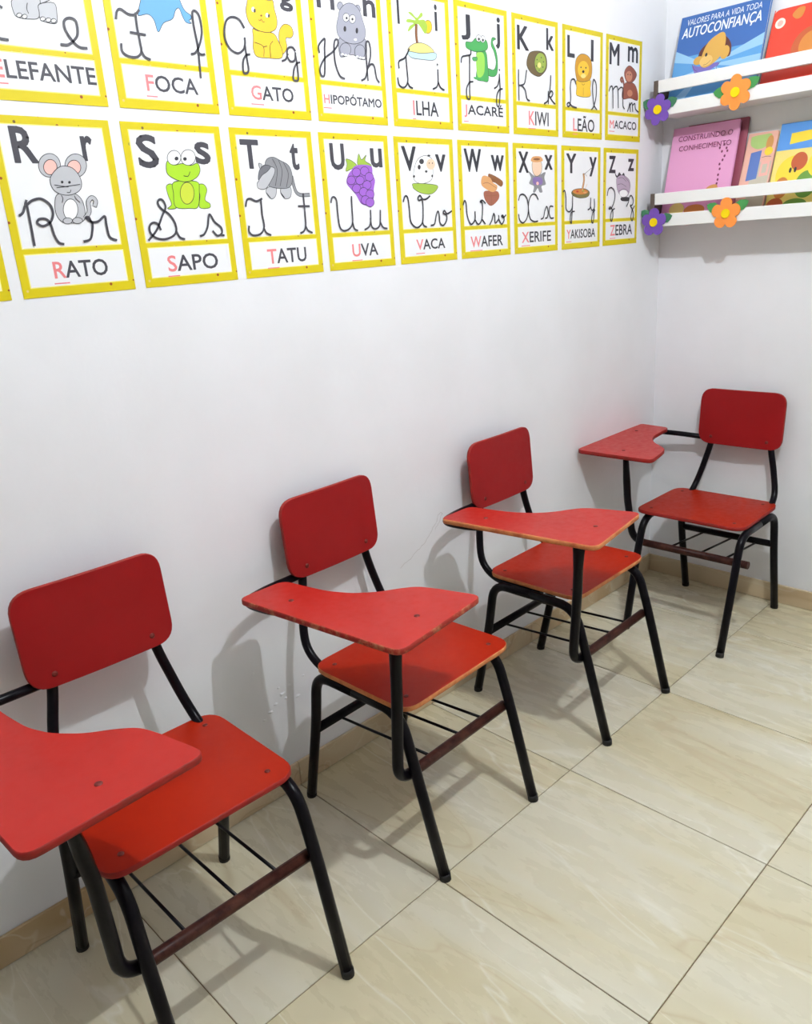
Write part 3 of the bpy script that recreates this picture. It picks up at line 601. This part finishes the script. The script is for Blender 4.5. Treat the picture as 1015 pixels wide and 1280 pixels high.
def make_chair(loc, rz, label, seat_edge, tab_edge, back_edge, tab_shift=(0, 0), tab_rot=0.0, seat_shift=(0, 0), stub=0.004, back_dz=0.0, rails=(.236, .218), post_dx=None):
    if post_dx is None:
        post_dx = tab_shift[0]
    root = empty('tablet_arm_chair', loc, rz)
    tag(root, label, 'chair', 'red tablet-arm school chairs')
    lx = 0.168
    zr = 0.380
    for s in (-1, 1):
        fr = fillet([(s * lx, 0.02, zr), (s * lx, -0.122, zr), (s * (lx + .002), -0.163, 0.24), (s * lx, -0.225, 0.008)], {1: 0.055, 2: 0.05}, 7)
        lg = obj('leg', tubem(fr, RT), M_TUBE, root)
        obj('rubber_foot', lathe(bmesh.new(), [(0, 0), (.0129, 0), (.0131, .010), (.0128, .016), (0, .016)], 12), M_FOOT, lg, (s * lx, -0.2262, 0), (math.radians(-6), 0, 0))
        re = fillet([(s * lx, 0.021, zr), (s * lx, 0.150, zr), (s * lx, 0.172, 0.24), (s * lx, 0.225, 0.008)], {1: 0.05, 2: 0.05}, 7)
        lg = obj('leg', tubem(re, RT), M_TUBE, root)
        obj('rubber_foot', lathe(bmesh.new(), [(0, 0), (.0129, 0), (.0131, .010), (.0128, .016), (0, .016)], 12), M_FOOT, lg, (s * lx, 0.2258, 0), (math.radians(6), 0, 0))
        up = catmull([(s * .098, .254, .765), (s * .100, .250, .68), (s * .104, .243, .59), (s * .124, .233, .50), (s * .140, .213, .43), (s * .1445, .168, .392), (s * .145, .10, .3815), (s * .145, .0, .3815)], 6)
        obj('back_upright', tubem(up, 0.0105), M_TUBE, root)
    # rear rail, front rail that turns up into the tablet post, book rack
    obj('rear_rail', tubem([(-lx, .1985 - rails[1] * .103, rails[1]), (lx, .1985 - rails[1] * .103, rails[1])], RT * .92), M_TUBE, root)
    rail_y = -0.164 + (rails[0] - .236) * .33 + 2 * RT - 0.002
    fpath = fillet([(lx + stub, rail_y, rails[0]), (-.207, rail_y, rails[0]), (-.207 + post_dx * .4, -.158, .45), (-.209 + post_dx, -.168 + tab_shift[1], .600)], {1: 0.05, 2: 0.02}, 8)
    sc = [(1, 1)] * len(fpath)
    cut = next(i for i, q in enumerate(fpath) if q.x < -0.172)
    rail = obj('front_rail', tubem(fpath[:2] if cut < 2 else fpath[:cut + 1], RT), M_RAIL, root)
    post = [Vector((-.170, rail_y, rails[0]))] + fpath[cut:]
    # flatten the top of the post
    last = post[-1]
    prev = post[-2]
    post = post[:-1] + [prev.lerp(last, t) for t in (.35, .7, 1.0)]
    sc = [(1, 1)] * (len(post) - 3) + [(1.0, 1.0), (1.25, .8), (1.6, .55)]
    obj('tablet_post', tubem(post, RT, 12, sc), M_TUBE, root)
    for x in (-.085, .02, .105):
        obj('rack_rod', tubem([(x, rail_y + .004, rails[0] - .007), (x, .174, rails[1] - .009)], .0035, 8), M_TUBE, root)
    # seat
    so = round_poly([(-.188, -.142), (.190, -.142), (.186, .172), (-.184, .172)], [.045, .05, .05, .05], 6)
    bm = slab(so, 0, .012, .0016)
    seat = obj('seat', bm, [M_SEAT, seat_edge], root, (seat_shift[0], seat_shift[1], .3935))
    for x in (-.145, .145):
        for y in (-.10, .13):
            screw(seat, (x, y, .0118))
    # backrest: gently curved board leaning back
    bo = round_poly([(-.147, -.098), (.147, -.098), (.147, .098), (-.147, .098)], [.046, .042, .042, .046], 7)
    bm = slab(bo, -.0055, .0055, .0016)
    bmesh.ops.subdivide_edges(bm, edges=[e for e in bm.edges if e.calc_length() > .05], cuts=3, use_grid_fill=True)
    for v in bm.verts:
        v.co.z -= 0.30 * v.co.x ** 2
    back = obj('backrest', bm, [M_BACK, back_edge], root, (-.003, .2325, .682 + back_dz), (math.radians(90 - 4.5), 0, 0))
    for x in (-.098, .098):
        screw(back, (x, -.072, .0052 - .30 * x * x))
    # arm under the tablet
    arm = fillet([(-.104, .243, .592), (-.225, .232, .597), (-.302 + tab_shift[0], .208, .6012), (-.294 + tab_shift[0], .12, .6022), (-.245 + tab_shift[0], .03, .6022)], {1: .03, 2: .045, 3: .03}, 7)
    obj('tablet_arm', tubem(arm, .0095), M_TUBE, root)
    # tablet
    pts = [(-.332, .186), (-.208, .186), (-.199, .125), (-.184, .055), (-.160, .005), (-.122, -.035), (-.080, -.060), (-.050, -.085), (-.034, -.125), (-.004, -.228), (-.282, -.262)]
    rr = [.022, .03, .02, .02, .02, .02, .02, .02, .02, .026, .028]
    to = round_poly(pts, rr, 5)
    ca, sa = math.cos(tab_rot), math.sin(tab_rot)
    cx, cy = -.20, -.05
    to = [Vector((cx + (q.x - cx) * ca - (q.y - cy) * sa + tab_shift[0], cy + (q.x - cx) * sa + (q.y - cy) * ca + tab_shift[1])) for q in to]
    tab = obj('writing_tablet', slab(to, 0, .013, .0016), [M_TAB, tab_edge], root, (0, 0, .612))
    for (x, y) in ((-.262, .085), (-.16, -.185)):
        screw(tab, (x + tab_shift[0], y + tab_shift[1], .0128), .0065)
    obj('post_bracket', boxm(-.262, -.150, -.196, -.166, .603, .6115, .001), M_TUBE, root, (tab_shift[0] * .5, tab_shift[1] * .5, 0))
    return root

D = math.radians
make_chair((-.022, -.310, 0), D(-1.2), 'red tablet-arm chair nearest the viewer, its writing tablet cut off at the left edge', M_EDGE_RED, M_EDGE_RED, M_EDGE_RED, (-.03, .0), D(-3), (-.002, .026))
make_chair((.605, -.283, 0), D(2.2), 'red tablet-arm chair with pale raw seat edge, second from the viewer beside the poster wall', M_EDGE_PLY, M_EDGE_WORN, M_EDGE_RED, (.0, .0), D(-1.5), (.006, -.016), .004, .006)
make_chair((1.259, -.287, 0), D(1.4), 'red tablet-arm chair with chipped tan tablet and seat edges, third from the viewer', M_EDGE_PLY, M_EDGE_PLY, M_EDGE_RED, (-.012, .0), 0, (.026, .016), .004, -.003)
make_chair((1.953, -.366, 0), D(-89), 'red tablet-arm chair in the corner against the end wall below the bookshelves', M_EDGE_RED, M_EDGE_RED, M_EDGE_RED, (-.060, .008), D(-6), (-.018, .02), .03, -.008, (.290, .262), -.012)

# ================================================================ alphabet posters
PW, PH = 0.2127, 0.297
def text_mesh(body, x0, z0, x1, z1, y, mats, first=0, bold=0.0, name='lettering', font_shear=0.0):
    """print lettering fitted to a box in the xz plane, facing -y"""
    cu = bpy.data.curves.new('lettering', 'FONT')
    cu.body = body
    cu.size = 1.0
    x0, x1, z0, z1 = x0 + bold / 2, x1 - bold / 2, z0 + bold / 2, z1 - bold / 2
    cu.shear = font_shear
    cu.resolution_u = 3
    to = bpy.data.objects.new('lettering_tmp', cu)
    for m in mats:
        cu.materials.append(m)
    for i in range(len(body)):
        cu.body_format[i].material_index = 0 if i < first else len(mats) - 1
    COL.objects.link(to)
    bpy.context.view_layer.update()
    dg = bpy.context.evaluated_depsgraph_get()
    me = bpy.data.meshes.new_from_object(to.evaluated_get(dg), depsgraph=dg)
    bpy.data.objects.remove(to, do_unlink=True)
    X = [v.co.x for v in me.vertices]
    Y = [v.co.y for v in me.vertices]
    sx = (x1 - x0) / max(max(X) - min(X), 1e-6)
    sy = (z1 - z0) / max(max(Y) - min(Y), 1e-6)
    ax, ay = min(X), min(Y)
    for v in me.vertices:
        v.co = Vector((x0 + (v.co.x - ax) * sx, y, z0 + (v.co.y - ay) * sy))
    me.name = name
    if bold > 0:
        bm = bmesh.new()
        bm.from_mesh(me)
        es = [(e.verts[0].co.copy(), e.verts[1].co.copy(), e.link_faces[0].material_index) for e in bm.edges if len(e.link_faces) == 1]
        for i, (a, b, mi) in enumerate(es):
            t = Vector((b.x - a.x, b.z - a.z))
            if t.length < 1e-7:
                continue
            t.normalize()
            ex = Vector((t.x, 0, t.y)) * bold * .35
            nn = Vector((-t.y, 0, t.x)) * bold * .5
            dy = Vector((0, -1e-5 * (1 + i % 4), 0))
            f = bm.faces.new([bm.verts.new(q + dy) for q in (a - ex - nn, b + ex - nn, b + ex + nn, a - ex + nn)])
            f.material_index = mi
        bm.to_mesh(me)
        bm.free()
    return me

def crosses(Q):
    n = len(Q)
    def o(a, b, c):
        return (b.x - a.x) * (c.y - a.y) - (b.y - a.y) * (c.x - a.x)
    for i in range(n):
        for j in range(i + 2, n):
            if i == 0 and j == n - 1:
                continue
            a, b, c, d = Q[i], Q[(i + 1) % n], Q[j], Q[(j + 1) % n]
            if o(a, b, c) * o(a, b, d) < 0 and o(c, d, a) * o(c, d, b) < 0:
                return True
    return False

def art_mesh(items, W, H, y0, step=4e-5, sc=1000.0, line=0.0012):
    """flat printed drawing: list of (kind, colour, pts)"""
    bm = bmesh.new()
    mats, idx = [], {}
    def mi(c):
        if c not in idx:
            idx[c] = len(mats)
            mats.append(MATS['ink_' + c])
        return idx[c]
    y = y0
    for k, c, pts in items:
        P = [(a / sc * W, b / sc * H) for a, b in pts]
        y -= step
        if k in 'fnp':
            Q = catmull(P, 4, True) if k != 'p' else [Vector(q) for q in P]
            if crosses(Q):
                Q = [Vector(q) for q in P]
            if crosses(Q):
                print('crossing drawing outline', c, pts)
            vs = [bm.verts.new((q.x, y, q.y)) for q in Q]
            f = bm.faces.new(vs)
            f.material_index = mi(c)
            f.normal_update()
            bmesh.ops.triangulate(bm, faces=[f])
            if k == 'f':
                y -= step
                ribbon(bm, Q, line, y, mi('dark'), True)
        elif k == 's':
            ribbon(bm, catmull(P, 4), line, y, mi(c))
        elif k == 't':
            Q = catmull(P, 4)
            ribbon(bm, Q, .0085, y, mi('dark'))
            y -= step
            ribbon(bm, Q, .0062, y, mi(c))
    return bm, mats

def parse(s):
    return [tuple(int(a) for a in q.split(',')) for q in s.split()]

ART_NAME = dict(R='mouse', S='frog', T='armadillo', U='grapes', V='cow', W='wafer', X='sheriff', Y='noodles', Z='zebra', E='elephant', F='seal', G='cat', H='hippo', I='island', J='alligator', K='kiwi', L='lion', M='monkey')
FALL = dict(E=((112, 740, 290, 930), (715, 755, 855, 890)), F=((112, 740, 280, 930), (735, 740, 830, 930)), G=((100, 735, 330, 935), None))
M_EDGEP = mat('panel_rim_print', (250, 240, 150), 0.45)
panel_mesh = {}
def panel(key, u0, u1, v0, v1, y):
    if key not in panel_mesh:
        bm = bmesh.new()
        vs = [bm.verts.new((u * PW, y, v * PH)) for u, v in ((u0, v0), (u1, v0), (u1, v1), (u0, v1))]
        bm.faces.new(vs)
        me = bpy.data.meshes.new(key)
        bm.to_mesh(me)
        bm.free()
        panel_mesh[key] = me
    return panel_mesh[key]
sheet_me = [None]
COLOFF = [-.0021, -.0004, .0016, .0015, .0013, -.0001, -.0008, .0004, -.0012]
def poster(x, z, label, data=None, letter=None):
    if sheet_me[0] is None:
        o = obj('alphabet_poster', boxm(0, PW, -.0010, -.0004, 0, PH), M_YELLOW)
        sheet_me[0] = o.data
    else:
        o = obj('alphabet_poster', sheet_me[0])
    o.location = (x, 0, z)
    tag(o, label, 'poster', 'alphabet posters on the long wall')
    for nm, a in (('picture_panel', (.064, .936, .278, .957)), ('word_panel', (.069, .941, .055, .250))):
        obj(nm + '_rim', panel(nm + '_rim', *a, -.00112), M_EDGEP, o)
        b = (a[0] + .009, a[1] - .009, a[2] + .006, a[3] - .006)
        obj(nm, panel(nm, *b, -.00124), M_PAPER, o)
    if data:
        word, wb, U, l, st, ar = data
        ks = lambda q: (q[0] / 1000 * PW, q[1] / 1000 * PH, q[2] / 1000 * PW, q[3] / 1000 * PH)
        if letter in FALL:
            U = U or FALL[letter][0]
            l = l or FALL[letter][1]
        ink = M_INK if letter in 'RSTUEFGH' else M_INK_DARK
        obj('printed_capital', text_mesh(letter, *ks(U), -.00136, [ink], 0, .0042, 'printed_capital'), None, o)
        obj('printed_small_letter', text_mesh(letter.lower(), *ks(l), -.00136, [ink], 0, .0036, 'printed_small_letter'), None, o)
        wt = obj('word_print', text_mesh(word, *ks(wb), -.00136, [M_PINKINK, ink], 1, .0012, 'word_print'), None, o)
        # underline below the first letter
        xs_ = [wt.data.vertices[i].co.x for p in wt.data.polygons if p.material_index == 0 for i in p.vertices]
        bm = bmesh.new()
        zb = ks(wb)[1]
        if letter in 'ÇQJ':
            zb -= .001
        ribbon(bm, [(min(xs_) - .002, zb - .0085), (max(xs_) + .003, zb - .0085)], .0022, -.00136)
        obj('underline', bm, M_PINKINK, wt)
        bm, mats = art_mesh([(i.split(' ', 2)[0], i.split(' ', 2)[1], parse(i.split(' ', 2)[2])) for i in ar.split('|')], PW, PH, -.0014)
        obj(ART_NAME[letter] + '_drawing', bm, mats, o)
        caps, small = bmesh.new(), bmesh.new()
        for k, s in enumerate(st.split('|')):
            q = parse(s)
            ribbon(caps if sum(a for a, b in q) / len(q) < 480 else small, catmull([(a / 1000 * PW, b / 1000 * PH) for a, b in q], 6), .0042, -.0028 - k * 2e-5)
        obj('cursive_capital', caps, ink, o)
        obj('cursive_small_letter', small, ink, o)
    return o
ROW0, ROW1 = 1.2790, 1.2790 + .31975
PICS = dict(R='grey mouse', S='green frog', T='grey armadillo', U='purple grapes', V='spotted cow', W='brown wafers', X='small sheriff figure', Y='bowl of noodles', Z='striped zebra', E='grey elephant feet', F='blue seal', G='yellow cat',
            H='grey hippo', I='palm island', J='green alligator', K='cut kiwi', L='golden lion', M='brown monkey')
for row, letters, z, xo in ((0, 'RSTUVWXYZ', ROW0, 0.0), (1, 'EFGHIJKLM', ROW1, .0062)):
    for i, L in enumerate(letters):
        poster(i * .23322 + COLOFF[i] + xo, z, 'yellow-bordered letter %s poster with a %s and the word %s' % (L, PICS[L], POSTERS[L][0]), POSTERS[L], L)
poster(-.23322 + COLOFF[0], ROW0, 'yellow-bordered poster sliver at the left edge beside the mouse poster')
poster(-.23322 + COLOFF[0] + .0062, ROW1, 'yellow-bordered poster left of the elephant poster')

# ================================================================ book shelves
SD = 0.135                                            # depth from the end wall
SY0, SY1 = -.051, -.930
def shelf(zb, label):
    root = tag(empty('book_shelf', (XE, SY0, zb)), label, 'shelf', 'narrow white book shelves')
    L = SY0 - SY1
    obj('shelf_plank', boxm(-SD + .012, -.0005, -L, 0, 0, .015, .001), M_SHELF, root)
    obj('lower_rail', boxm(-SD, -SD + .012, -L, 0, 0, .040, .0012), M_SHELF, root)
    obj('upper_rail', boxm(-SD, -SD + .012, -L, 0, .070, .106, .0012), M_SHELF, root)
    for ya, yb in ((.0004, .016), (-L - .016, -L - .0004)):
        obj('end_post', boxm(-SD, -.0005, ya, yb, .022, .107, .001), M_SHELF_END, root)
    return root
shelf(1.670, 'upper white wall shelf with open front rails, holding the blue book')
shelf(1.327, 'lower white wall shelf with open front rails, holding the pink book')

def flower(y, z, petal, centre, leaf, label, n=6, size=.046, rot=0.0, leaves=((160, .052), (20, .052))):
    """foam flower glued on the rail; local xz plane facing -x of the room"""
    root = tag(empty('foam_flower', (XE - SD - .0012, y, z)), label, 'decoration', 'foam flowers glued to the shelves')
    def disc(pts, t0, t1):
        bm = bmesh.new()
        a = [bm.verts.new((-t0, -p[0], p[1])) for p in pts]
        b = [bm.verts.new((-t1, -p[0], p[1])) for p in pts]
        fa = bm.faces.new(a)
        fb = bm.faces.new(b)
        k = len(pts)
        for i in range(k):
            bm.faces.new((a[i], a[(i + 1) % k], b[(i + 1) % k], b[i]))
        bmesh.ops.recalc_face_normals(bm, faces=bm.faces)
        bmesh.ops.triangulate(bm, faces=[fa, fb])
        return bm
    for (ang, ln) in leaves:
        a = math.radians(ang)
        ux, uz = math.cos(a), math.sin(a)
        P = []
        for t, wd in ((0, 0), (.3, .013), (.6, .016), (.85, .009), (1, 0), (.85, -.009), (.6, -.016), (.3, -.013)):
            q = .018 + ln * t
            P.append((ux * q - uz * wd, uz * q + ux * wd))
        obj('leaf', disc(P, 0.0, .002), mat('green_foam', (76, 150, 84), .8, spec=.2) if leaf == 0 else mat('dark_green_foam', (70, 124, 92), .8, spec=.2), root)
    P = []
    K = 60
    for i in range(K):
        a = 2 * math.pi * i / K
        r = size * (.62 + .38 * abs(math.cos(n * (a - rot) / 2)) ** .55)
        P.append((r * math.cos(a), r * math.sin(a)))
    obj('petals', disc(P, .002, .0045), petal, root)
    P = [(.014 * math.cos(2 * math.pi * i / 18), .014 * math.sin(2 * math.pi * i / 18)) for i in range(18)]
    obj('flower_centre', disc(P, .0045, .0075), centre, root)
    return root
M_PUR = mat('purple_foam', (120, 84, 178), .8, spec=.2)
M_ORG = mat('orange_foam', (250, 150, 72), .8, spec=.2)
M_YEL = mat('yellow_foam', (246, 214, 20), .8, spec=.2)
flower(-.055, 1.690, M_PUR, M_YEL, 1, 'purple foam flower at the left end of the upper shelf', 6, .047, .3, ((150, .045), (20, .052)))
flower(-.312, 1.700, M_ORG, M_YEL, 0, 'orange foam flower on the upper shelf below the blue book', 6, .050, .5, ((172, .054), (22, .060)))
flower(-.053, 1.342, M_PUR, M_YEL, 1, 'purple foam flower at the left end of the lower shelf', 5, .046, .3, ((140, .045), (15, .050)))
flower(-.304, 1.353, M_ORG, M_YEL, 0, 'orange foam flower on the lower shelf below the pink book', 5, .048, .31, ((155, .054), (25, .060)))

# ================================================================ books
def book(name, y0, y1, zb, h, thick, xb, xt, cover, label, art=None, round_r=.003, tilt=0.0):
    """book leaning back on a shelf; the cover faces the room. local: x along the cover, y = thickness, z up; front = -y"""
    w_ = y0 - y1
    lean = math.asin(min(.9, (xt - xb) / h))
    root = empty(name, (xb, y0, zb), math.radians(-90))
    tag(root, label, 'book', 'picture books on the wall shelves')
    pv = bpy.data.objects.new(name, None)
    bpy.data.objects.remove(pv)
    root.rotation_euler = (-lean, 0, math.radians(-90))
    root.rotation_mode = 'XYZ'
    def board(ya, yb):
        bm = slab(round_poly([(0, 0), (w_, 0), (w_, h), (0, h)], round_r, 4), 0, 1, .0)
        bmesh.ops.remove_doubles(bm, verts=bm.verts, dist=1e-6)
        for v in bm.verts:
            x, y, z = v.co
            v.co = (x, yb + (ya - yb) * z, y)
        return bm
    obj('cover', board(0.0, .0016), cover, root)
    obj('pages', boxm(.001, w_ - .003, .0017, thick - .0017, .002, h - .002), mat('paper_pages', (232, 226, 214), .8), root)
    obj('cover', board(thick - .0016, thick), cover, root)
    obj('spine', boxm(-.001, .001, .0, thick, 0, h), cover, root)
    if art:
        art(root, w_, h)
    return root
def cover_art(root, w_, h, items, name='cover_picture', y0=-.0002):
    bm, mats = art_mesh(items, w_, h, y0, 4e-5, 1000.0, .0011)
    return obj(name, bm, mats, root)
def cover_text(root, w_, h, body, u0, v0, u1, v1, m, bold=0.0, slant=0.0, name='title', skew=0.0):
    me = text_mesh(body, u0 * w_, v0 * h, u1 * w_, v1 * h, -.0022, [m], 0, bold, name, slant)
    if skew:
        for v in me.vertices:
            v.co.z += (v.co.x - u0 * w_) * skew
    return obj(name, me, None, root)
for k_, c_ in dict(deep=(60, 104, 172), sky=(92, 156, 210), pale=(150, 194, 226), bear=(214, 164, 76), bearlight=(232, 190, 110), hair=(92, 44, 34), lilac=(120, 106, 180), rose=(226, 160, 200), plum=(120, 50, 84), salmon=(236, 176, 164), window=(92, 120, 186), bush=(170, 198, 120), bun=(206, 148, 84), yel=(240, 210, 60), stone=(196, 188, 170), rust=(190, 90, 50), azure=(90, 150, 220), grass=(104, 150, 60), cream=(240, 232, 210)).items():
    mat('ink_' + k_, c_, .4, spec=.45)
def ell(cx, cy, rx, ry, n=12):
    return [(cx + rx * math.cos(2 * math.pi * i / n), cy + ry * math.sin(2 * math.pi * i / n)) for i in range(n)]
M_WHITE_INK = mat('white_ink', (236, 242, 248), .45)
def art_blue(root, w_, h):
    it = [('p', 'deep', [(0, 560), (1000, 560), (1000, 1000), (0, 1000)]), ('p', 'sky', [(0, 0), (1000, 0), (1000, 560), (0, 560)])]
    for a in ([(430, 420), (1000, 640), (1000, 520)], [(430, 420), (1000, 430), (1000, 300)], [(430, 420), (1000, 180), (1000, 40)], [(430, 420), (0, 640), (0, 520)], [(430, 420), (0, 330), (0, 200)], [(430, 420), (120, 0), (0, 0), (0, 60)]):
        it.append(('p', 'pale', a))
    it += [('n', 'lilac', [(230, 450), (330, 420), (520, 430), (540, 400), (470, 370), (420, 330), (300, 330), (260, 380)]), ('s', 'hair', [(225, 460), (260, 400), (300, 370), (270, 330)]), ('s', 'hair', [(560, 430), (520, 380), (540, 350)]),
           ('n', 'hair', [(285, 520), (300, 600), (380, 660), (420, 600), (350, 500)]), ('n', 'hair', [(540, 690), (600, 660), (650, 580), (655, 480), (610, 470), (560, 520)]),
           ('n', 'bear', ell(290, 490, 55, 45)), ('n', 'bear', ell(590, 520, 50, 70)), ('n', 'bear', [(330, 560), (370, 660), (450, 720), (530, 740), (570, 680), (575, 560), (530, 470), (440, 410), (370, 400), (320, 450)]), ('n', 'bearlight', ell(385, 470, 75, 60)), ('n', 'dark', ell(375, 535, 14, 20)), ('s', 'hair', [(360, 430), (400, 435), (440, 465)])]
    cover_art(root, w_, h, it)
    cover_text(root, w_, h, 'VALORES PARA A VIDA TODA', .08, .895, .92, .958, M_WHITE_INK, .0, .1, 'subtitle')
    cover_text(root, w_, h, 'AUTOCONFIANÇA', .04, .735, .94, .872, M_WHITE_INK, .001, .1, 'title')
def art_red(root, w_, h):
    cover_art(root, w_, h, [('n', 'cream', ell(110, 830, 70, 62)), ('n', 'salmon', ell(110, 830, 40, 36)), ('n', 'orange', [(260, 900), (330, 970), (420, 960), (400, 860), (330, 840)]), ('n', 'rust', ell(600, 480, 260, 240)), ('n', 'orange', ell(600, 500, 160, 160))])
def art_pink(root, w_, h):
    it = [('n', 'plum', ell(820 + a, b, 14, 14)) for a, b in ((0, 760), (40, 720), (-20, 690), (30, 640), (10, 600), (-25, 560), (-10, 510), (-20, 450), (-15, 400), (-20, 360), (60, 690), (-60, 730))]
    it += [('n', 'bun', [(640, 300), (700, 345), (800, 350), (820, 300), (730, 270)]), ('n', 'sand', ell(240, 120, 120, 70)), ('n', 'orange', ell(520, 100, 160, 60))]
    cover_art(root, w_, h, it)
    m = mat('ink_plum')
    cover_text(root, w_, h, 'CONSTRUINDO O', .10, .85, .92, .905, m, 0, 0, 'title')
    cover_text(root, w_, h, 'CONHECIMENTO', .13, .745, .92, .80, m, 0, 0, 'title')
def art_house(root, w_, h):
    cover_art(root, w_, h, [('p', 'stone', [(330, 80), (960, 80), (960, 640), (330, 640)]), ('n', 'bush', [(100, 930), (150, 1000 - 40), (500, 970), (800, 960), (700, 830), (400, 800), (150, 850)]), ('p', 'window', [(200, 420), (560, 440), (560, 780), (200, 760)]), ('n', 'bun', ell(780, 860, 120, 90)), ('n', 'yel', ell(800, 760, 140, 50)), ('p', 'salmon', [(620, 460), (920, 470), (920, 650), (620, 640)]), ('p', 'stone', [(690, 500), (850, 505), (850, 610), (690, 605)]), ('s', 'dark', [(640, 370), (700, 330), (800, 330), (880, 380)]), ('f', 'yel', ell(760, 300, 120, 60)), ('s', 'dark', [(600, 690), (760, 700), (920, 690)])])
def art_comic(root, w_, h):
    cover_art(root, w_, h, [('p', 'azure', [(0, 700), (1000, 700), (1000, 1000), (0, 1000)]), ('p', 'yel', [(200, 760), (1000, 820), (1000, 920), (200, 880)]), ('n', 'yel', ell(330, 430, 260, 200)), ('n', 'rust', ell(420, 560, 130, 100)), ('n', 'orange', ell(200, 280, 120, 120)), ('n', 'grass', ell(600, 300, 180, 150)), ('n', 'yel', ell(750, 520, 180, 150)), ('n', 'rust', ell(150, 90, 140, 80)), ('n', 'grass', ell(480, 80, 200, 70)), ('n', 'dark', ell(300, 470, 22, 30)), ('n', 'dark', ell(380, 470, 22, 30))])
XB = XE - .105
book('picture_book', -.066, -.352, 1.6855, .292, .012, XB, XE - .018, mat('blue_cover', (70, 120, 186), .35), 'blue landscape picture book titled AUTOCONFIANÇA leaning on the upper shelf', art_blue)
book('picture_book', -.366, -.578, 1.6855, .250, .010, XB, XE - .018, mat('red_cover', (222, 66, 44), .35), 'red book with a round pale badge on the upper shelf, right of the blue book', art_red, .018)
book('picture_book', -.057, -.284, 1.3425, .304, .009, XB, XE - .026, mat('pink_cover', (228, 160, 202), .4), 'pink book titled CONHECIMENTO leaning on the lower shelf', art_pink)
book('picture_book', -.100, -.304, 1.3425, .306, .006, XB + .030, XE - .0075, mat('maroon_cover', (150, 74, 92), .4), 'dark rose book behind the pink book, only its edge showing')
book('picture_book', -.310, -.402, 1.3425, .262, .008, XB, XE - .014, mat('salmon_cover', (232, 178, 160), .4), 'narrow salmon book with a blue window picture between the pink book and the comic', art_house)
book('picture_book', -.410, -.592, 1.3425, .276, .008, XB, XE - .014, mat('cream_cover', (236, 214, 120), .4), 'blue and yellow comic book on the lower shelf, right of the salmon book', art_comic)
